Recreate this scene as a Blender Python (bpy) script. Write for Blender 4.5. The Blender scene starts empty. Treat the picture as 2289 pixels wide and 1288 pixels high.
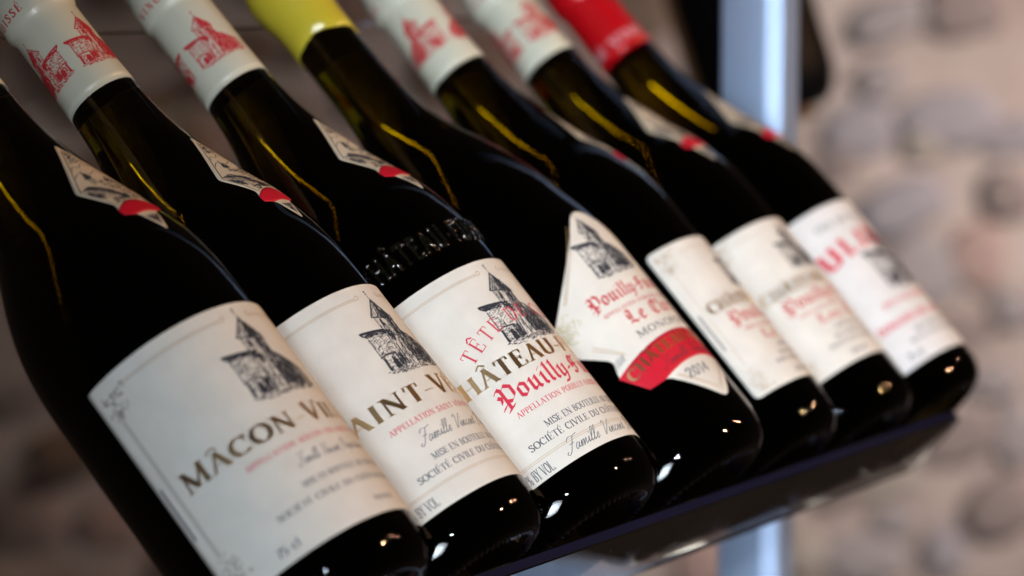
import bpy, math, random
import numpy as np
from mathutils import Matrix, Vector

# ------------------------------------------------------------------ set-up
scene = bpy.context.scene
COL = scene.collection
RZ = 1.10                                   # height of the rack above the floor

# rack frame (x along the row, y down into the shelf, z from bottle base to neck) -> world
UP = np.array([0, -.68790828, .72579763])
MW = np.stack([[1, 0, 0], np.cross(UP, [1, 0, 0]), UP])
def wpt(p):
    v = MW @ np.asarray(p, float)
    return Vector((v[0], v[1], v[2] + RZ))

# camera
CAM = np.array([-1.0254764, -0.56929854, -0.21278594])
RM = np.array([[0.5043008686349769, 0.09709384252995576, -0.8580521077631451],
               [-0.6267465869901535, -0.6423912301968046, -0.441046735689575],
               [-0.5940280713823225, 0.7602014819171324, -0.26310522096833067]])
RW = MW @ RM
CW = wpt(CAM)
cd = bpy.data.cameras.new('camera')
cam = bpy.data.objects.new('camera', cd); COL.objects.link(cam)
m = Matrix([list(RW[0]), list(RW[1]), list(RW[2])]).to_4x4(); m.translation = CW
cam.matrix_world = m
cd.sensor_width = 36.0
cd.lens = 6839.0 / 2289.0 * 36.0
cd.clip_start = 0.05; cd.clip_end = 60
cd.dof.use_dof = True
cd.dof.aperture_fstop = 6.2
cd.dof.focus_distance = 1.145
scene.camera = cam

def pix(px, py, depth):
    """photo pixel + depth along the view axis -> world point"""
    d = Vector(RW @ np.array([(px - 1144.5) / 6839., -(py - 644.) / 6839., -1.]))
    return CW + d * depth

# world: a dim, warm interior
w = bpy.data.worlds.new('World'); scene.world = w; w.use_nodes = True
bg = w.node_tree.nodes['Background']
bg.inputs[0].default_value = (0.75, 0.52, 0.40, 1); bg.inputs[1].default_value = 0.022

def area(name, direction, dist, size, power, color, target=(0.05, 0.05, 0.1), spread=180):
    l = bpy.data.lights.new(name, 'AREA'); l.shape = 'RECTANGLE'; l.size, l.size_y = size
    l.energy = power; l.color = color; l.spread = math.radians(spread)
    o = bpy.data.objects.new(name, l); COL.objects.link(o)
    t = Vector((target[0], target[1], target[2] + RZ)); d = Vector(direction).normalized()
    o.location = t + d * dist
    o.rotation_euler = d.to_track_quat('Z', 'Y').to_euler()
    return o
def lamp(name, direction, dist, radius, power, color):
    """ceiling spot aimed at the rack"""
    l = bpy.data.lights.new(name, 'SPOT'); l.shadow_soft_size = radius; l.energy = power; l.color = color
    l.spot_size = math.radians(84); l.spot_blend = .4
    o = bpy.data.objects.new(name, l); COL.objects.link(o); d = Vector(direction).normalized()
    o.location = Vector((0.05, 0.05, RZ + .1)) + d * dist
    o.rotation_euler = d.to_track_quat('Z', 'Y').to_euler()
    return o
def spot(name, loc, target, radius, power, color, angle, blend):
    l = bpy.data.lights.new(name, 'SPOT'); l.shadow_soft_size = radius; l.energy = power; l.color = color
    l.spot_size = math.radians(angle); l.spot_blend = blend
    o = bpy.data.objects.new(name, l); COL.objects.link(o); o.location = loc
    o.rotation_euler = (Vector(loc) - Vector(target)).to_track_quat('Z', 'Y').to_euler(); return o
# daylight from the window behind the camera
area('window_light', (-.86, -.50, .02), 1.9, (.42, .86), 1.32, (0.80, 0.90, 1.0), target=(.15, -.03, .05), spread=29)
# neutral spotlight of the shop, aimed at the right half of the row
spot('shop_spotlight', (-1.35, -1.20, RZ + .72), (.36, .04, RZ + .06), .05, 76, (.88, .95, 1.0), 24, 1.0)
# light falling on the right part of the stone wall
spot('wall_spotlight', (1.45, -.50, RZ + .5), (2.33, .64, RZ - .12), .10, 128, (1.0, .90, .86), 58, 1.0)
# small uplight low behind the rack, seen through the wine
area('strip_light', (.87, .37, -.31), 1.75, (.035, .75), .42, (1.0, .95, .80), target=(.05, .03, .10), spread=60)
# warm ceiling lamps of the room
lamp('ceiling_lamp', (.35, -.82, .43), 2.6, .05, 92, (1.0, .60, .31))
lamp('ceiling_lamp.001', (.62, -.62, .46), 3.4, .03, 30, (1.0, .52, .28))
lamp('ceiling_lamp.002', (.70, -.55, .40), 3.8, .03, 28, (1.0, .52, .28))
lamp('ceiling_lamp.003', (.66, -.60, .36), 3.8, .03, 24, (1.0, .52, .28))

scene.view_settings.view_transform = 'Standard'
scene.view_settings.look = 'None'
scene.view_settings.exposure = 0.0
scene.view_settings.gamma = 1.0
scene.view_settings.use_curve_mapping = False
cy = scene.cycles
cy.use_denoising = True
cy.max_bounces = 14; cy.transmission_bounces = 12; cy.transparent_max_bounces = 12
cy.glossy_bounces = 6; cy.diffuse_bounces = 3; cy.volume_bounces = 0
cy.caustics_reflective = False; cy.caustics_refractive = True
cy.blur_glossy = 0.3
cy.sample_clamp_indirect = 8.0

random.seed(7); RNG = np.random.default_rng(11)

# ------------------------------------------------------------------ materials
def mat(name, color, rough=.5, metal=0., bump=None, spec=.5, coat=0., var=None, sheen=0.):
    ma = bpy.data.materials.new(name); ma.use_nodes = True
    nt = ma.node_tree; b = nt.nodes['Principled BSDF']
    b.inputs['Base Color'].default_value = (*color, 1)
    b.inputs['Roughness'].default_value = rough; b.inputs['Metallic'].default_value = metal
    b.inputs['Specular IOR Level'].default_value = spec
    b.inputs['Coat Weight'].default_value = coat; b.inputs['Coat Roughness'].default_value = .08
    if var:                                        # (scale, second colour)
        n = nt.nodes.new('ShaderNodeTexNoise'); n.inputs['Scale'].default_value = var[0]; n.inputs['Detail'].default_value = 5
        tc = nt.nodes.new('ShaderNodeTexCoord'); nt.links.new(tc.outputs['Object'], n.inputs['Vector'])
        r = nt.nodes.new('ShaderNodeValToRGB'); r.color_ramp.elements[0].color = (*color, 1); r.color_ramp.elements[1].color = (*var[1], 1)
        r.color_ramp.elements[0].position = .35; r.color_ramp.elements[1].position = .68
        nt.links.new(n.outputs['Fac'], r.inputs['Fac']); nt.links.new(r.outputs[0], b.inputs['Base Color'])
    if bump:                                       # (scale, strength, distance)
        n = nt.nodes.new('ShaderNodeTexNoise'); n.inputs['Scale'].default_value = bump[0]; n.inputs['Detail'].default_value = 4
        tc = nt.nodes.new('ShaderNodeTexCoord'); nt.links.new(tc.outputs['Object'], n.inputs['Vector'])
        bp = nt.nodes.new('ShaderNodeBump'); bp.inputs['Strength'].default_value = bump[1]; bp.inputs['Distance'].default_value = bump[2]
        nt.links.new(n.outputs['Fac'], bp.inputs['Height']); nt.links.new(bp.outputs[0], b.inputs['Normal'])
    return ma

def paper(name, color, ribs=True):
    ma = mat(name, color, .72, spec=.25, var=(90, tuple(c * .93 for c in color)))
    nt = ma.node_tree; b = nt.nodes['Principled BSDF']
    uv = nt.nodes.new('ShaderNodeUVMap')
    wv = nt.nodes.new('ShaderNodeTexWave'); wv.inputs['Scale'].default_value = 3.2; wv.inputs['Distortion'].default_value = 1.5
    wv.inputs['Detail'].default_value = 2; wv.inputs['Detail Scale'].default_value = 3
    nz = nt.nodes.new('ShaderNodeTexNoise'); nz.inputs['Scale'].default_value = 22; nz.inputs['Detail'].default_value = 3
    nt.links.new(uv.outputs[0], wv.inputs['Vector']); nt.links.new(uv.outputs[0], nz.inputs['Vector'])
    ad = nt.nodes.new('ShaderNodeMath'); ad.operation = 'MULTIPLY_ADD'; ad.inputs[1].default_value = .6 if ribs else 0.
    nt.links.new(wv.outputs['Fac'], ad.inputs[0]); nt.links.new(nz.outputs['Fac'], ad.inputs[2])
    bp = nt.nodes.new('ShaderNodeBump'); bp.inputs['Strength'].default_value = .35; bp.inputs['Distance'].default_value = .0002
    nt.links.new(ad.outputs[0], bp.inputs['Height']); nt.links.new(bp.outputs[0], b.inputs['Normal'])
    return ma

def glass(name, ior, absorb, density, dust=None, rough=0.):
    ma = bpy.data.materials.new(name); ma.use_nodes = True
    nt = ma.node_tree; b = nt.nodes['Principled BSDF']; out = nt.nodes['Material Output']
    b.inputs['Base Color'].default_value = (1, 1, 1, 1); b.inputs['Roughness'].default_value = rough
    b.inputs['Transmission Weight'].default_value = 1.0; b.inputs['IOR'].default_value = ior
    va = nt.nodes.new('ShaderNodeVolumeAbsorption'); va.inputs['Color'].default_value = (*absorb, 1)
    va.inputs['Density'].default_value = density
    nt.links.new(va.outputs[0], out.inputs['Volume'])
    if density > 50:
        n = nt.nodes.new('ShaderNodeTexNoise'); n.inputs['Scale'].default_value = 38; n.inputs['Detail'].default_value = 2
        tc = nt.nodes.new('ShaderNodeTexCoord'); nt.links.new(tc.outputs['Object'], n.inputs['Vector'])
        bp = nt.nodes.new('ShaderNodeBump'); bp.inputs['Strength'].default_value = .16; bp.inputs['Distance'].default_value = .002
        nt.links.new(n.outputs['Fac'], bp.inputs['Height']); nt.links.new(bp.outputs[0], b.inputs['Normal'])
    if dust:
        df = nt.nodes.new('ShaderNodeBsdfDiffuse'); df.inputs['Color'].default_value = (*dust[1], 1)
        mx = nt.nodes.new('ShaderNodeMixShader')
        n = nt.nodes.new('ShaderNodeTexNoise'); n.inputs['Scale'].default_value = 14; n.inputs['Detail'].default_value = 6
        tc = nt.nodes.new('ShaderNodeTexCoord'); nt.links.new(tc.outputs['Object'], n.inputs['Vector'])
        mr = nt.nodes.new('ShaderNodeMapRange'); mr.inputs['From Min'].default_value = .35; mr.inputs['From Max'].default_value = .7
        mr.inputs['To Min'].default_value = dust[0] * .5; mr.inputs['To Max'].default_value = dust[0] * 1.4
        nt.links.new(n.outputs['Fac'], mr.inputs['Value']); nt.links.new(mr.outputs[0], mx.inputs['Fac'])
        nt.links.new(b.outputs[0], mx.inputs[1]); nt.links.new(df.outputs[0], mx.inputs[2])
        nt.links.new(mx.outputs[0], out.inputs['Surface'])
    return ma

M = dict(
    glass=glass('dark green bottle glass', 1.47, (.70, .67, .0), 345), olive_glass=glass('olive bottle glass', 1.47, (.72, .68, .0), 330),
    dark_glass=mat('dark olive relief glass', (.004, .004, .002), .03, spec=.9, coat=.6),
    acrylic=glass('clear acrylic', 1.49, (.80, .82, .95), 6, dust=(.010, (.55, .40, .37))),
    edge=mat('sawn blue acrylic edge', (.002, .005, .026), .4, spec=.15),
    paper=paper('cream laid paper', (.83, .80, .74)),
    paper2=paper('white label paper', (.83, .82, .82), False),
    paper3=paper('buff neck paper', (.70, .60, .46), False),
    ink=mat('dark blue black ink', (.035, .040, .055), .6, spec=.2),
    grey=mat('grey ink', (.10, .11, .14), .6, spec=.2),
    red=mat('carmine ink', (.68, .035, .075), .5, spec=.3),
    rust=mat('vermilion ink', (.58, .03, .04), .5, spec=.3),
    band=mat('crimson paper band', (.62, .008, .030), .55, spec=.3, bump=(1500, .2, .0002)),
    foil=mat('gold foil', (.90, .62, .32), .30, 1.0, bump=(2500, .35, .0002)),
    rule=mat('pale gold line', (.62, .44, .24), .35, .7),
    ornament=mat('embossed pale gold ornament', (.66, .62, .42), .35, .5),
    brown=mat('brown ornament ink', (.20, .17, .13), .6),
    cream=mat('pale green cream capsule', (.67, .66, .54), .34, spec=.45, bump=(90, .22, .002), coat=.15),
    capred=mat('red capsule', (.52, .003, .008), .30, spec=.5, bump=(90, .2, .002), coat=.15),
    wax=mat('yellow sealing wax', (.62, .51, .04), .22, spec=.55, bump=(70, .1, .004), coat=.3),
    white=mat('pale pink print', (.75, .45, .5), .5),
    alu=mat('brushed aluminium', (.36, .46, .65), .50, .45, bump=(400, .05, .0003)),
    shade=mat('amber plastic ledge', (.12, .05, .015), .6),
)

# ------------------------------------------------------------------ mesh helpers
def mesh_obj(name, verts, faces, material, parent=None, smooth=False, uv=None):
    me = bpy.data.meshes.new(name)
    me.from_pydata([tuple(map(float, v)) for v in verts], [], [tuple(map(int, f)) for f in faces])
    me.materials.append(material)
    if uv is not None:
        lay = me.uv_layers.new(name='UVMap')
        vi = np.empty(len(me.loops), dtype=np.int32); me.loops.foreach_get('vertex_index', vi)
        lay.data.foreach_set('uv', np.asarray(uv, dtype=np.float32)[vi].ravel())
    if smooth: me.polygons.foreach_set('use_smooth', [True] * len(me.polygons))
    me.update()
    o = bpy.data.objects.new(name, me); COL.objects.link(o)
    if parent: o.parent = parent
    return o

def tag(o, label=None, cat=None, group=None, kind=None):
    if label: o['label'] = label
    if cat: o['category'] = cat
    if group: o['group'] = group
    if kind: o['kind'] = kind
    return o

def lathe(prof, seg=96, closed_ends=True):
    """prof: list of (r, z) from the first pole to the last; r == 0 closes with a fan"""
    V, F, rings = [], [], []
    for r, z in prof:
        if r < 1e-7:
            rings.append([len(V)]); V.append((0, 0, z))
        else:
            k = len(V); rings.append(list(range(k, k + seg)))
            for j in range(seg):
                a = 2 * math.pi * j / seg; V.append((r * math.sin(a), -r * math.cos(a), z))
    for A, B in zip(rings[:-1], rings[1:]):
        for j in range(seg):
            j2 = (j + 1) % seg
            if len(A) == 1: F.append((A[0], B[j2], B[j]))
            elif len(B) == 1: F.append((A[j], A[j2], B[0]))
            else: F.append((A[j], A[j2], B[j2], B[j]))
    return V, F

def smooth_curve(pts, n=6):
    """Catmull-Rom through 2-D points"""
    P = [np.array(p, float) for p in pts]; P = [2 * P[0] - P[1]] + P + [2 * P[-1] - P[-2]]
    out = []
    for i in range(1, len(P) - 2):
        for k in range(n):
            t = k / n
            out.append(.5 * (2 * P[i] + (P[i + 1] - P[i - 1]) * t + (2 * P[i - 1] - 5 * P[i] + 4 * P[i + 1] - P[i + 2]) * t * t + (3 * P[i] - P[i - 1] - 3 * P[i + 1] + P[i + 2]) * t ** 3))
    out.append(P[-2])
    return [tuple(p) for p in out]

def hull(pts):
    pts = sorted(set((round(p[0], 6), round(p[1], 6)) for p in pts))
    if len(pts) < 3: return pts
    def half(ps):
        h = []
        for p in ps:
            while len(h) >= 2 and (h[-1][0] - h[-2][0]) * (p[1] - h[-2][1]) - (h[-1][1] - h[-2][1]) * (p[0] - h[-2][0]) <= 0: h.pop()
            h.append(p)
        return h[:-1]
    return half(pts) + half(pts[::-1])

# ------------------------------------------------------------------ a small pen font
def arc(cx, cy, rx, ry, a0, a1, n=10):
    return [(cx + rx * math.cos(math.radians(a0 + (a1 - a0) * k / n)), cy + ry * math.sin(math.radians(a0 + (a1 - a0) * k / n))) for k in range(n + 1)]
S_ = smooth_curve([(.47, .80), (.38, .96), (.25, 1), (.12, .92), (.09, .76), (.2, .6), (.38, .46), (.48, .3), (.44, .1), (.28, 0), (.12, .03), (.05, .2)], 3)
ROM = {   # width, strokes (thickness factor, points), serif feet
 'A': (.74, [(.45, [(.08, 0), (.37, 1)]), (1, [(.37, 1), (.66, 0)]), (.3, [(.18, .34), (.55, .34)])], [(.08, 0), (.66, 0)]),
 'B': (.62, [(1, [(.12, 0), (.12, 1)]), (.8, [(.12, 1), (.32, 1)] + arc(.32, .76, .17, .24, 90, -90, 6) + [(.12, .52)]), (.9, [(.12, .52), (.34, .52)] + arc(.34, .26, .2, .26, 90, -90, 6) + [(.12, 0)])], []),
 'C': (.72, [(1, arc(.41, .5, .34, .5, 48, 312, 14)), (.35, [(.64, .68), (.64, .98)])], []),
 'D': (.76, [(1, [(.12, 0), (.12, 1)]), (1, [(.05, 1), (.3, 1)] + arc(.3, .5, .37, .5, 90, -90, 10) + [(.05, 0)])], []),
 'E': (.62, [(1, [(.12, 0), (.12, 1)]), (.4, [(.04, 1), (.5, 1), (.5, .8)]), (.4, [(.12, .52), (.4, .52)]), (.4, [(.4, .42), (.4, .62)]), (.4, [(.04, 0), (.54, 0), (.55, .22)])], []),
 'F': (.57, [(1, [(.12, 0), (.12, 1)]), (.4, [(.04, 1), (.52, 1), (.52, .78)]), (.4, [(.12, .5), (.4, .5)]), (.4, [(.4, .4), (.4, .6)])], [(.12, 0)]),
 'G': (.76, [(1, arc(.41, .5, .34, .5, 48, 330, 14)), (1, [(.68, .02), (.68, .42)])], [(.66, .42)]),
 'H': (.80, [(1, [(.14, 0), (.14, 1)]), (1, [(.66, 0), (.66, 1)]), (.35, [(.14, .52), (.66, .52)])], [(.14, 0), (.14, 1), (.66, 0), (.66, 1)]),
 'I': (.34, [(1, [(.17, 0), (.17, 1)])], [(.17, 0), (.17, 1)]),
 'J': (.40, [(1, [(.24, 1), (.24, .15), (.16, -.05), (.03, -.08)])], [(.24, 1)]),
 'L': (.58, [(1, [(.12, 0), (.12, 1)]), (.4, [(.04, 0), (.52, 0), (.54, .24)])], [(.12, 1)]),
 'M': (.96, [(.45, [(.12, 0), (.14, 1)]), (1, [(.14, 1), (.47, .06)]), (.45, [(.47, .06), (.80, 1)]), (1, [(.80, 1), (.82, 0)])], [(.12, 0), (.1, 1), (.82, 0), (.84, 1)]),
 'N': (.84, [(.45, [(.13, 0), (.13, 1)]), (1, [(.13, 1), (.68, 0)]), (.45, [(.68, 0), (.68, 1)])], [(.13, 0), (.08, 1), (.68, 1)]),
 'O': (.80, [(1, arc(.40, .5, .34, .5, 0, 360, 20))], []),
 'P': (.60, [(1, [(.12, 0), (.12, 1)]), (.9, [(.05, 1), (.3, 1)] + arc(.3, .73, .22, .27, 90, -90, 8) + [(.12, .46)])], [(.12, 0)]),
 'R': (.68, [(1, [(.12, 0), (.12, 1)]), (.9, [(.05, 1), (.3, 1)] + arc(.3, .75, .2, .25, 90, -90, 8) + [(.12, .5)]), (1, [(.32, .5), (.6, 0)])], [(.12, 0), (.62, 0)]),
 'S': (.55, [(1, S_)], []),
 'T': (.70, [(1, [(.34, 0), (.34, 1)]), (.4, [(.05, .8), (.06, 1), (.62, 1), (.63, .8)])], [(.34, 0)]),
 'U': (.78, [(1, [(.14, 1), (.14, .28)] + arc(.39, .28, .25, .28, 180, 360, 8) + [(.64, 1)])], [(.14, 1), (.64, 1)]),
 'V': (.74, [(1, [(.08, 1), (.37, 0)]), (.45, [(.37, 0), (.66, 1)])], [(.08, 1), (.66, 1)]),
 'Y': (.68, [(1, [(.08, 1), (.34, .48)]), (.45, [(.34, .48), (.6, 1)]), (1, [(.34, .48), (.34, 0)])], [(.08, 1), (.6, 1), (.34, 0)]),
 '-': (.42, [(.9, [(.08, .38), (.33, .38)])], []),
 '.': (.22, [(1, [(.1, .0), (.1, .06)])], []), "'": (.2, [(.8, [(.1, 1), (.08, .78)])], []),
 '%': (.8, [(.6, arc(.2, .75, .13, .23, 0, 360, 10)), (.6, arc(.6, .23, .13, .23, 0, 360, 10)), (.4, [(.16, 0), (.62, 1)])], []),
 '0': (.58, [(1, arc(.28, .5, .2, .5, 0, 360, 14))], []), '1': (.42, [(1, [(.22, 0), (.22, 1), (.08, .86)])], [(.22, 0)]),
 '2': (.55, [(1, smooth_curve([(.06, .74), (.14, .94), (.28, 1), (.42, .9), (.42, .68), (.28, .4), (.06, .02)], 3)), (.7, [(.06, .02), (.46, .02), (.48, .16)])], []),
 '3': (.52, [(1, smooth_curve([(.07, .86), (.2, 1), (.36, .9), (.36, .66), (.2, .54), (.38, .42), (.42, .2), (.26, 0), (.06, .06)], 3))], []),
 '4': (.55, [(1, [(.36, 0), (.36, 1), (.04, .3), (.5, .3)])], []), '5': (.52, [(1, [(.42, 1), (.14, 1), (.1, .58)] + arc(.23, .3, .2, .3, 100, -140, 8))], []),
 '7': (.52, [(1, [(.06, 1), (.46, 1), (.18, 0)])], []), ' ': (.36, [], []),
 'c': (.5, [(1, arc(.26, .32, .2, .32, 50, 310, 8))], []), 'l': (.26, [(1, [(.12, 0), (.12, 1)])], []),
}
ACC = {'Â': ('A', '^'), 'É': ('E', '/'), 'Ê': ('E', '^'), 'Ô': ('O', '^'), 'È': ('E', '\\'), 'é': ('e', '/')}
ACS = {'^': [[(-.2, 1.12), (0, 1.32), (.2, 1.12)]], '/': [[(-.04, 1.12), (.14, 1.34)]], '\\': [[(.04, 1.12), (-.14, 1.34)]]}
def stem(x, t=1.0, b=0.0): return [(x - .10, t - .16), (x + .04, t), (x + .04, b + .14), (x + .18, b)]
BLK = {   # blackletter, x-height 1
 'o': (.74, [[(.30, 1.0), (.10, .84), (.10, .16), (.34, 0), (.56, .18), (.56, .84), (.30, 1.0)]]),
 'u': (.84, [stem(.14), stem(.54), [(.2, .02), (.5, .2)]]), 'i': (.44, [stem(.16), [(.12, 1.3), (.24, 1.42)]]),
 'l': (.42, [stem(.16, 1.62)]), 'y': (.82, [stem(.14), [(.46, .84), (.60, 1), (.60, .1), (.42, -.4), (.10, -.46)], [(.2, .02), (.56, .2)]]),
 '-': (.5, [[(.06, .5), (.38, .62)]]),
 's': (.62, [[(.5, .86), (.34, 1), (.12, .84), (.14, .62), (.46, .42), (.48, .16), (.3, 0), (.06, .12)]]),
 'e': (.62, [[(.12, .46), (.42, .62), (.46, .82), (.30, 1.0), (.10, .82), (.10, .18), (.30, 0), (.5, .14)]]),
 'P': (1.16, [[(.0, 1.32), (.22, 1.5), (.36, 1.3), (.36, -.3), (.14, -.42)], [(.36, -.3), (.62, -.16)], [(.36, 1.2), (.66, 1.52), (.98, 1.24), (.98, .5), (.66, .18), (.4, .34)], [(.02, .92), (.18, .74), (.1, .4)], [(-.06, -.1), (.2, .06)]]),
 'F': (1.0, [[(.06, 1.1), (.22, 1.5), (.56, 1.38), (.86, 1.56)], [(.44, 1.36), (.44, .2), (.26, 0), (.0, .14)], [(.16, .82), (.4, .72), (.74, .86)], [(.12, 1.3), (.1, .5)]]),
 'L': (1.0, [[(.1, 1.34), (.3, 1.54), (.44, 1.3), (.40, .5), (.14, .1)], [(.1, .1), (.4, .24), (.66, 0), (.9, .22)], [(.14, 1.1), (.2, .5)]]),
 'C': (.98, [[(.9, 1.24), (.6, 1.52), (.2, 1.3), (.12, .4), (.36, 0), (.66, .04), (.9, .3)], [(.48, 1.4), (.46, .3)], [(.76, 1.36), (.84, 1.0)]]),
 'c': (.6, [[(.46, .84), (.30, 1.0), (.10, .82), (.10, .18), (.30, 0), (.5, .14)]]), ' ': (.5, []),
}
SCR = {   # looping hand, x-height 1
 'F': (1.5, [[(.2, 1.9), (.5, 2.4), (1.3, 2.3), (1.9, 2.5)], [(1.25, 2.3), (1.0, 1.2), (.7, .1), (.3, -.2), (.05, .1), (.25, .3)], [(.6, 1.2), (1.3, 1.3)]]),
 'V': (1.4, [[(.1, 2.0), (.4, 2.4), (.6, 2.0), (.6, .0), (1.2, 1.4), (1.6, 2.4)]]),
 'P': (1.5, [[(.9, 2.3), (.7, 1.0), (.4, -.2), (.1, 0)], [(.2, 1.6), (.5, 2.3), (1.2, 2.5), (1.6, 2.0), (1.2, 1.2), (.7, 1.1)]]),
 'a': (.85, [[(.6, .9), (.3, 1), (.05, .5), (.2, .02), (.5, .4), (.62, .95), (.6, .15), (.9, .3)]]),
 'm': (1.3, [[(0, .4), (.15, 1), (.15, 0), (.4, .9), (.55, .9), (.55, 0), (.8, .9), (.97, .9), (.97, .1), (1.3, .35)]]),
 'i': (.45, [[(0, .3), (.18, 1), (.16, .1), (.45, .3)], [(.24, 1.5), (.27, 1.6)]]),
 'l': (.5, [[(0, .2), (.45, 1.9), (.3, 2.3), (.14, 1.8), (.16, .1), (.5, .3)]]),
 'e': (.6, [[(0, .3), (.4, .6), (.38, .95), (.15, .8), (.12, .2), (.3, 0), (.6, .35)]]),
 'n': (.9, [[(0, .4), (.15, 1), (.15, 0), (.4, .9), (.58, .9), (.56, .1), (.9, .35)]]),
 'c': (.6, [[(.45, .85), (.25, 1), (.08, .5), (.2, .02), (.6, .35)]]),
 't': (.5, [[(0, .3), (.25, 1.6), (.16, .1), (.5, .3)], [(0, 1.05), (.45, 1.1)]]),
 'r': (.55, [[(0, .3), (.15, 1.05), (.4, .9), (.3, .1), (.55, .3)]]), 'o': (.75, [[(.4, 1), (.1, .7), (.15, .1), (.45, .2), (.5, .8), (.4, 1), (.75, .8)]]),
 'p': (.8, [[(.1, .9), (.2, 1), (.02, -1)], [(.16, .6), (.4, 1), (.6, .6), (.4, .05), (.15, .2), (.8, .3)]]), 's': (.6, [[(0, .3), (.3, 1.05), (.42, .4), (.25, 0), (.08, .1)], [(.3, .0), (.6, .3)]]), ' ': (.6, []), '.': (.3, [[(.05, 0), (.1, .06)]]),
}
class Ink:
    """collects flat convex pieces in label coordinates (mm)"""
    def __init__(s): s.p = []
    def stroke(s, pts, w, t=None, ang=0., maxlen=2.0):
        t = w if t is None else t
        ca, sa = math.cos(ang), math.sin(ang)
        nib = [(ca * x - sa * y, sa * x + ca * y) for x, y in ((-w / 2, -t / 2), (w / 2, -t / 2), (w / 2, t / 2), (-w / 2, t / 2))]
        for a, b in zip(pts[:-1], pts[1:]):
            L = math.hypot(b[0] - a[0], b[1] - a[1]); k = max(1, int(math.ceil(L / maxlen)))
            for i in range(k):
                p = [a[j] + (b[j] - a[j]) * i / k for j in (0, 1)]; q = [a[j] + (b[j] - a[j]) * (i + 1) / k for j in (0, 1)]
                s.p.append(hull([(p[0] + n[0], p[1] + n[1]) for n in nib] + [(q[0] + n[0], q[1] + n[1]) for n in nib]))
    def glyphs(s, text, style):
        x = 0
        for ch in text:
            ac = None
            if style == 'rom':
                if ch in ACC: ch, ac = ACC[ch]
                g = ROM.get(ch, ROM[' ']); yield x, g[0], g[1], g[2], ac; x += g[0]
            elif style == 'blk':
                if ch in ACC: ch, ac = ACC[ch]
                g = BLK.get(ch, BLK[' ']); yield x, g[0], [(1, p) for p in g[1]], [], ac; x += g[0]
            else:
                g = SCR.get(ch, SCR[' ']); yield x, g[0], [(1, smooth_curve(p, 4) if len(p) > 2 else p) for p in g[1]], [], None; x += g[0]
    def width(s, text, style, size, xs=1., sp=0.):
        return (sum(g[1] for g in s.glyphs(text, style)) + sp * (len(text) - 1)) * size * xs
    def text(s, text, u, v, size, style='rom', xs=1., sp=.04, wt=.15, thin=.05, path=None, fit=None, big=None):
        """big: characters drawn 18 % larger (capitals over small capitals)"""
        if fit: xs *= fit / s.width(text, style, size, xs, sp)
        n = 0
        for x, wd, strokes, serifs, ac in s.glyphs(text, style):
            k = 1.18 if (big and n in big) else 1.0
            ox = (x + n * sp); n += 1
            def P(p, ox=ox, wd=wd, k=k):
                sl = .42 * p[1] if style == 'scr' else 0.
                X = (ox + wd / 2 + (p[0] - wd / 2) * (1.06 if k > 1 else 1) + sl) * size * xs; Y = p[1] * size * k
                if path:
                    bu, bv, an = path(u + X); return (bu - math.sin(an) * Y, bv + math.cos(an) * Y)
                return (u + X, v + Y)
            an = path(u + (ox + wd / 2) * size * xs)[2] if path else 0.
            if style == 'rom':
                for f, pts in strokes: s.stroke([P(p) for p in pts], wt * f * size * max(.75, xs), thin * size, an)
                for sx, sy in serifs: s.stroke([P((sx - .11, sy)), P((sx + .11, sy))], .06 * size, thin * size, an)
                if ac:
                    for pl in ACS[ac]: s.stroke([P((wd / 2 - .03 + p[0], p[1])) for p in pl], .09 * size, .06 * size, an)
            elif style == 'blk':
                for f, pts in strokes: s.stroke([P(p) for p in pts], .30 * size, .045 * size, math.radians(38) + an)
                if ac: s.stroke([P((wd / 2 - .1, 1.25)), P((wd / 2 + .12, 1.5))], .14 * size, .05 * size, .6)
            else:
                for f, pts in strokes: s.stroke([P(p) for p in pts], .11 * size, .04 * size, math.radians(-25) + an)

def inside(pt, poly):
    x, y = pt; c = False; j = len(poly) - 1
    for i in range(len(poly)):
        (xi, yi), (xj, yj) = poly[i], poly[j]
        if (yi > y) != (yj > y) and x < (xj - xi) * (y - yi) / (yj - yi) + xi: c = not c
        j = i
    return c
def hatch(ink, poly, n, ang, ln, wd, rng, tr):
    xs = [p[0] for p in poly]; ys = [p[1] for p in poly]; k = 0; tries = 0
    while k < n and tries < n * 8:
        tries += 1
        p = (rng.uniform(min(xs), max(xs)), rng.uniform(min(ys), max(ys)))
        if not inside(p, poly): continue
        a = math.radians(ang) + rng.gauss(0, .18); L = ln * rng.uniform(.5, 1.3) / 2; W = wd * rng.uniform(.6, 1.4)
        q0 = (p[0] - L * math.cos(a), p[1] - L * math.sin(a)); q1 = (p[0] + L * math.cos(a), p[1] + L * math.sin(a))
        if not (inside(q0, poly) and inside(q1, poly)): q0 = p
        ink.stroke([tr(q0), tr(q1)], W * tr.k, W * tr.k, a); k += 1
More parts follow.
